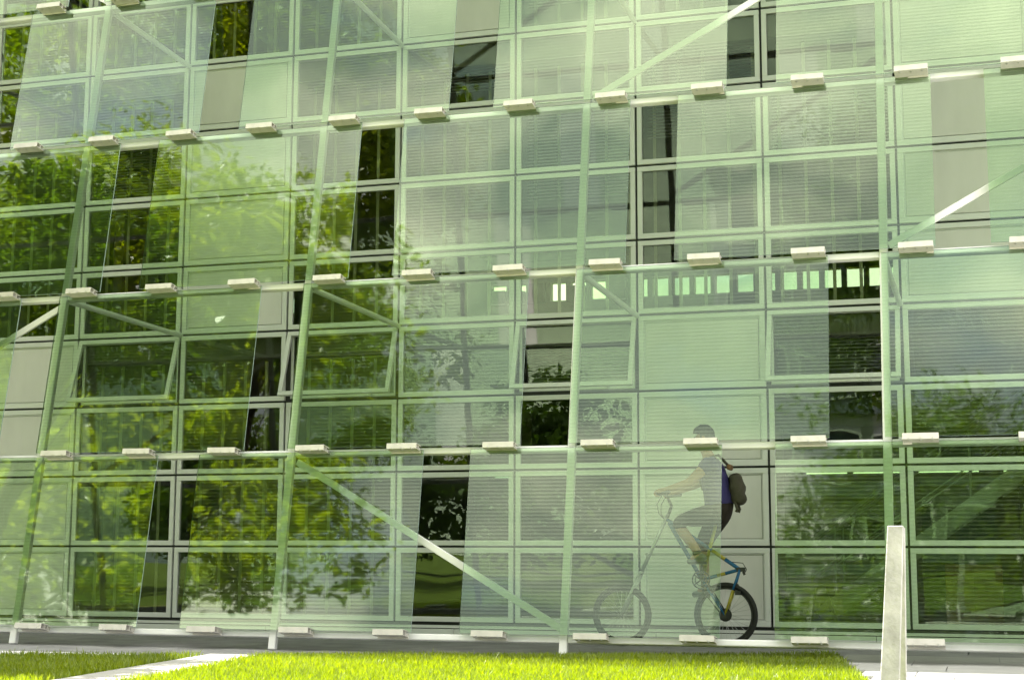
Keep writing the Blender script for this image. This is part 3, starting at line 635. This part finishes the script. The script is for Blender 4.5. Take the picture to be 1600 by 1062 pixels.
tree('leafy_tree', 'second leafy tree mirrored at the far left edge of the glass', (-28.5, -4.5, 0), 6.0,
     [((0, 0, 10.5), (5.2, 4.5, 5.5)), ((1.5, 0, 14.5), (3.8, 3.2, 4.0)), ((3, 0, 8), (3.5, 3, 3))], 200, 90, 0.24, 11, MAT['leaf'])
tree('round_tree', 'round green tree mirrored low in the right hand glass panels', (0.6, -9.0, 0), 3.5,
     [((0, 0, 8.0), (5.6, 3.2, 4.2)), ((4.5, 0, 9.5), (4.6, 3.0, 4.2)), ((-2.0,0,10.6),(3.4,2.6,2.8))], 560, 150, 0.15, 5, MAT['leaf2'])
tree('young_tree', 'slender young tree at the left that shades the turf by the path', (-10.35, 11.5, 0), 3.0,
     [((0.1, -.2, 4.4), (1.15, 1.7, 0.8)), ((.1, 0, 5.1), (.9, 1.3, .7))], 90, 120, 0.17, 9, MAT['leaf2'], 0.42, 0.07)

for q, (x, h_, txt) in enumerate(((-27.5, 7.0, 'low bushy tree at the far left of the row mirrored in the window panes'), (-21.5, 6.2, 'shorter bushy tree behind the maple, second in the mirrored row'), (-15.5, 7.4, 'tallest bushy tree of the mirrored row, third from its left end'), (-9.5, 6.0, 'bushy tree beside the neighbour building at the right end of the row'))):
    t_ = tree('bushy_tree', txt, (x, -20.5+0.7*(q % 2), 0), 2.0, [((0, 0, h_*.42), (3.5, 2.2, h_*.40)), ((.6, 0, h_*.68), (2.4, 1.8, h_*.30))], 150, 60, 0.30, 20+q, MAT['leaf2'], 0.9, 0.16)
    t_['group'] = 'bushy trees beyond the lawn'
# ------------------------------------------------------------------ building across the lawn (mirrored in the windows)
ab = tag(empty('neighbour_building', (6, -34, 0)), 'grey blue office building across the lawn mirrored in the window panes', 'building')
MAT['abwall'] = simple('neighbour_render', (0.40, 0.42, 0.44), 0.7, var=0.08, scale=.6)
MAT['abband'] = simple('neighbour_band', (0.22, 0.26, 0.31), 0.6)
boxpart('wall', MAT['abwall'], ab, -17, 24, -12, 0, -.05, 18.0)
mb = MB(); mb.box(0, 2.3, 0.02, .12, 0, 1.75); nw_me = mb.mesh('window', MAT['farpane'], bevel=.01)
nf_me = frame_mesh(2.5, 1.95, 0.03, .18, .10, 'frame', MAT['alu'], 0)
for k in range(5):
    boxpart('band', MAT['abband'], ab, -17.05, 24.05, .004, .25, .35+3.45*k, .80+3.45*k)
    for i in range(14):
        o = link('window', nw_me, ab); o.location = (-16.3+2.88*i, 0, 1.05+3.45*k)
        f_ = link('frame', nf_me, o); f_.location = (-.1, 0, -.1)
boxpart('roof', MAT['roof'], ab, -17.4, 24.4, -12.4, .5, 18.0, 18.35)

# ------------------------------------------------------------------ turf blades
def turf(name, inside, x0, x1, y0, y1, dens, seed, label):
    rg = np.random.default_rng(seed); n = int((x1-x0)*(y1-y0)*dens)
    x = rg.uniform(x0, x1, n); y = rg.uniform(y0, y1, n); k = np.array([inside(a, b) for a, b in zip(x, y)]); x = x[k]; y = y[k]; n = len(x)
    patch = 0.5+0.5*np.sin(x*2.1+np.sin(y*1.7)*1.3)*np.sin(y*2.9+x)
    hgt = rg.uniform(.028, .062, n)*(0.85+.3*patch); tall = rg.random(n) < .012; hgt[tall] *= 1.5
    an = rg.uniform(0, 2*np.pi, n); wd = rg.uniform(.0025, .0045, n); ln = rg.uniform(.1, .75, n)*hgt; la = rg.uniform(0, 2*np.pi, n)
    dx, dy = np.cos(an)*wd, np.sin(an)*wd; lx, ly = np.cos(la)*ln, np.sin(la)*ln; z0 = np.full(n, -.005)
    A = np.stack([x-dx, y-dy, z0], 1); B = np.stack([x+dx, y+dy, z0], 1)
    Cc = np.stack([x+dx*.8+lx*.4, y+dy*.8+ly*.4, hgt*.6], 1); D = np.stack([x-dx*.8+lx*.4, y-dy*.8+ly*.4, hgt*.6], 1); E_ = np.stack([x+lx, y+ly, hgt], 1)
    v = np.stack([A, B, Cc, D, E_], 1).reshape(-1, 3); b = np.arange(n)*5
    li = np.concatenate([np.stack([b, b+1, b+2, b+3], 1), np.stack([b+3, b+2, b+4, b+4], 1)[:, :3]], 1).ravel()
    me = bpy.data.meshes.new(name); me.vertices.add(n*5); me.vertices.foreach_set('co', v.ravel().astype(np.float32))
    me.loops.add(n*7); me.loops.foreach_set('vertex_index', li.astype(np.int32)); me.polygons.add(n*2)
    ls = (np.arange(n)[:, None]*7+np.array([0, 4])[None]).ravel(); lt = np.tile([4, 3], n)
    me.polygons.foreach_set('loop_start', ls.astype(np.int32)); me.polygons.foreach_set('loop_total', lt.astype(np.int32))
    at = me.attributes.new('tint', 'FLOAT', 'FACE'); patch2 = 0.5+0.5*np.sin(x*.9+1.3)*np.sin(y*1.1+.4*x); tv = np.clip(rg.uniform(0, 1, n)*.62+patch*.22+patch2*.2-.04, 0, 1); dead = rg.random(n) < .03; tv[dead] = 1.0; at.data.foreach_set('value', np.repeat(tv, 2).astype(np.float32))
    me.materials.append(MAT['grass']); me.update(calc_edges=True); me.validate()
    o = link(name, me); tag(o, label, 'grass', kind='stuff'); return o
turf('grass', lambda a, b: b < edge_y(a)+rng.uniform(-.05, .04) and a < path_x(b)[0]+rng.uniform(-.02, .03), -11.5, -5.5, 7.6, 12.4, 2600, 1, 'bright green cut turf left of the narrow concrete path')
turf('grass', lambda a, b: b < edge_y(a)+rng.uniform(-.05, .04) and a > path_x(b)[1]-rng.uniform(-.02, .03) and a < lawn_right(b)+rng.uniform(-.05, .03), -6.6, -.8, 7.6, 13.8, 3600, 2, 'bright green cut turf between the path and the pale paving')
